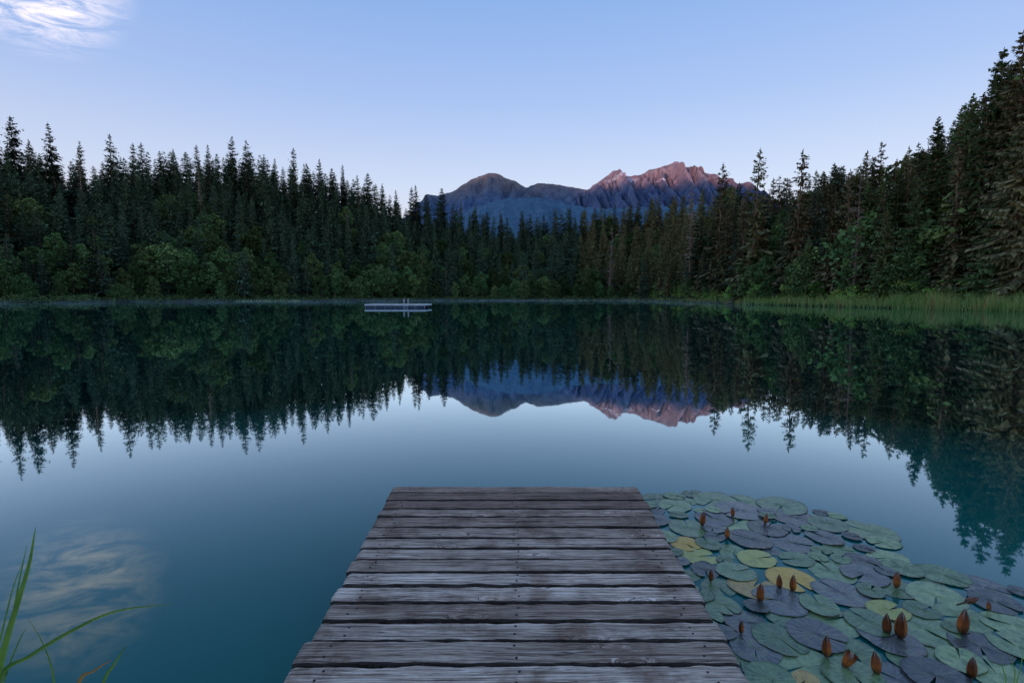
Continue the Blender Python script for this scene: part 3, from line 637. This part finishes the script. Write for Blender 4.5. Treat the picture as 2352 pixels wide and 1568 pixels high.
short=['the slim bud by the jetty corner','the farthest dark bud','the small pinkish bud','the small brown bud','the short bud beside the jetty','the orange bud left of the pair','the left bud of the pair','the right bud of the pair','the lone reddish bud','the dark purplish bud','the dark one of two tall buds','the largest orange bud','the tall bud at right','the tiny bud at right','the dark brown near bud','the half open bud','the bright orange near bud','the nearest dark bud','the fallen bud']
bpos=[gp(b[0],b[1]) for b in BUD]
keys={}
for i,p in enumerate(pads):
    j=min(range(len(bpos)),key=lambda j:math.hypot(bpos[j].x-p[0],bpos[j].y-p[1])); dx=p[0]-bpos[j].x; dy=p[1]-bpos[j].y; d=math.hypot(dx,dy)
    dr='under' if d<p[2]*.8 else ('right of' if abs(dx)>abs(dy) and dx>0 else 'left of' if abs(dx)>abs(dy) else 'beyond' if dy>0 else 'in front of')
    keys.setdefault((p[3],j,dr),[]).append((d,i))
plab={}
for (c_,j,dr),ls in keys.items():
    ls.sort()
    for n_,(d,i) in enumerate(ls):
        o_='' if n_==0 else ordw[n_]+' nearest '
        plab[i]=('%s%s lily pad %s %s'%(o_,{'green':'green','purple':'dark purplish grey','yellow':'orange yellow','brown':'brownish yellow','pale':'pale yellow green'}[c_],dr,short[j]))
for i,p in enumerate(pads):
    me=rp.choice(padm[p[3]]); o=link('lily_pad',me,None,label=plab[i],cat='lily pad',group='lily pads floating beside the jetty',loc=(p[0],p[1],.004+lev[i]*.0045))
    s=p[2]; o.scale=(s,s,s*.8); o.rotation_euler=(rp.uniform(-.02,.02),rp.uniform(-.02,.02),rp.uniform(0,6.28))
M=N('bud_sepal'); tc=M.n('ShaderNodeTexCoord'); sp=M.n('ShaderNodeSeparateXYZ'); M.l(tc.outputs['Object'],sp.inputs[0]); oi=M.n('ShaderNodeObjectInfo')
nz=noise_n(M,tc.outputs['Object'],4,4); zf=M.math('MULTIPLY_ADD',nz,.6,M.math('SUBTRACT',sp.outputs[2],.3))
c=M.ramp(zf,[(0,(.08,.04,.015)),(.35,(.48,.13,.02)),(.65,(.28,.06,.015)),(.95,(.035,.014,.012))])
hs=M.n('ShaderNodeHueSaturation'); M.l(c,hs.inputs['Color']); M.l(M.math('MULTIPLY_ADD',oi.outputs['Random'],1.2,.35),hs.inputs['Value'])
m_sepal=M.done(M.principled(hs.outputs[0],.3,.5))
M=N('bud_petal'); m_petal=M.done(M.principled((.40,.24,.17),.5,.3))
def bud_body():
    V=[];Fc=[];n=16;zs=[0,.08,.2,.38,.58,.78,.92,1.0]; rs=[.06,.12,.148,.155,.132,.085,.035,.003]
    for z_,r in zip(zs,rs):
        for k in range(n): a=2*math.pi*k/n; q=r*(1+.05*math.cos(4*a)); V.append((math.cos(a)*q,math.sin(a)*q,z_))
    for i in range(len(zs)-1):
        for k in range(n): Fc.append((i*n+k,i*n+(k+1)%n,(i+1)*n+(k+1)%n,(i+1)*n+k))
    return mesh_py('petals',V,Fc,True)
def sepal(a0,open_=0):
    V=[];Fc=[];zs=[0,.08,.2,.38,.58,.76,.88,.97]; rs=[.07,.132,.163,.172,.148,.100,.056,.018]; ws=[.5,.7,.76,.76,.72,.62,.45,.1]
    m=5
    for z_,r,w in zip(zs,rs,ws):
        for k in range(m):
            a=a0+(k/(m-1)-.5)*2*w; q=r*(1.05 if 0<k<m-1 else .97)+open_*z_*z_*.35; V.append((math.cos(a)*q,math.sin(a)*q,z_*(1-open_*.15)))
    for i in range(len(zs)-1):
        for k in range(m-1): b=i*m+k; Fc.append((b,b+1,b+m+1,b+m))
    return mesh_py('sepal',V,Fc,True)
bb=bud_body(); bb.materials.append(m_petal); seps=[sepal(a) for a in (0.3,1.87,3.44,5.01)]; sepo=[sepal(a,.8) for a in (0.3,1.87,3.44,5.01)]
for me in seps+sepo: me.materials.append(m_sepal)
mb=MB(); mb.tube([(0,0,-.6),(0,0,.04)],[.05,.055],8); stm=mb.mesh('stem',True); stm.materials.append(m_sepal)
for (px,yb,yt,ln,lb),p in zip(BUD,bpos):
    d=p.y*CP+H0*SP; hgt=max(.035,(yb-yt)*d/F/.86)*.98
    if ln>1: hgt=.09
    root=thing('lily_bud',lb,'water lily bud',(p.x,p.y,.012 if ln<1 else .05),random.uniform(0,6.28),'closed water lily buds among the pads'); root.scale=(hgt*1.1,hgt*1.1,hgt)
    root.rotation_euler=(0,ln,random.uniform(-.5,.5))
    link('petals',bb,None,root); link('stem',stm,None,root)
    for me in (sepo if abs(ln-.5)<.01 else seps): link('sepal',me,None,root)

# ---------------------------------------------------------------- foreground reed blades
M=N('grass_blade'); tc=M.n('ShaderNodeTexCoord'); nz=noise_n(M,tc.outputs['Object'],6,3); m_blade=M.done(M.principled(M.ramp(nz,[(.3,(.18,.32,.045)),(.7,(.40,.58,.09))]),.45,.35))
M=N('dry_grass_blade'); m_dry=M.done(M.principled((.75,.33,.07),.6,.2))
def blade(root,pts,wid,mat,name='leaf'):
    K=[at(*p) for p in pts]; K=[K[0]*2-K[1]]+K+[K[-1]*2-K[-2]]; P_=[]
    for i in range(1,len(K)-2):
        for s in range(10):
            t=s/10; a,b,c,d=K[i-1],K[i],K[i+1],K[i+2]
            P_.append(.5*((2*b)+(c-a)*t+(2*a-5*b+4*c-d)*t*t+(3*b-a-3*c+d)*t**3))
    P_.append(K[-2]); n=len(P_); V=[];Fc=[]
    for i,p in enumerate(P_):
        f=i/(n-1); w=wid*min(1,.55+f*2)*(1-f)**.6+.0004; dr=(P_[min(i+1,n-1)]-P_[max(i-1,0)]).normalized(); sd=dr.cross(Vector((0,1,.25))).normalized()
        V+=[p-sd*w/2,p+Vector((0,w*.25,-w*.12)),p+sd*w/2]
    for i in range(n-1):
        for k in range(2): b=i*3+k; Fc.append((b,b+1,b+4,b+3))
    link(name,mesh_py(name,V,Fc,True),mat,root)
r1=thing('reed_plant','green reed with upright and long arching blades at left','reed',(0,0,0))
for o_ in ((( -20,1760,2.0),(-5,1568,2.0),(15,1470,2.0),(45,1370,2.0),(68,1290,2.0),(82,1208,2.0)),.034),(((-15,1750,1.95),(0,1560,1.9),(70,1505,1.85),(170,1445,1.8),(270,1402,1.8),(400,1386,1.8)),.020),(((-30,1700,2.1),(-10,1540,2.1),(25,1430,2.1),(45,1330,2.1),(62,1250,2.1)),.015),(((-30,1700,1.9),(10,1560,1.9),(40,1480,1.9),(60,1440,1.9)),.009),(((-40,1700,2.0),(-20,1560,2.0),(5,1450,2.0),(30,1350,2.0),(52,1290,2.0)),.010): blade(r1,o_[0],o_[1],m_blade)
r2=thing('reed_plant','thin bent reed blade curving down left of the dry blade','reed',(0,0,0))
blade(r2,((150,1760,2.0),(128,1600,2.0),(118,1530,2.0),(95,1470,2.0),(64,1418,2.0)),.012,m_blade)
r3=thing('reed_plant','short green reed with one dry orange blade at bottom left','reed',(0,0,0))
blade(r3,((190,1760,2.0),(235,1575,2.0),(262,1525,2.0),(292,1478,2.0)),.016,m_blade)
blade(r3,((140,1740,1.95),(180,1570,1.95),(215,1540,1.95),(258,1513,1.95)),.016,m_dry)
r4=thing('reed_plant','few thin green blades poking up in the bottom right corner','reed',(0,0,0))
for a in (((2300,1700,2.2),(2310,1570,2.2),(2305,1540,2.2),(2298,1515,2.2)),((2320,1700,2.2),(2335,1570,2.2),(2345,1530,2.2),(2350,1490,2.2)),((2310,1700,2.2),(2330,1560,2.2),(2328,1530,2.2),(2318,1500,2.2))): blade(r4,a,.008,m_blade)
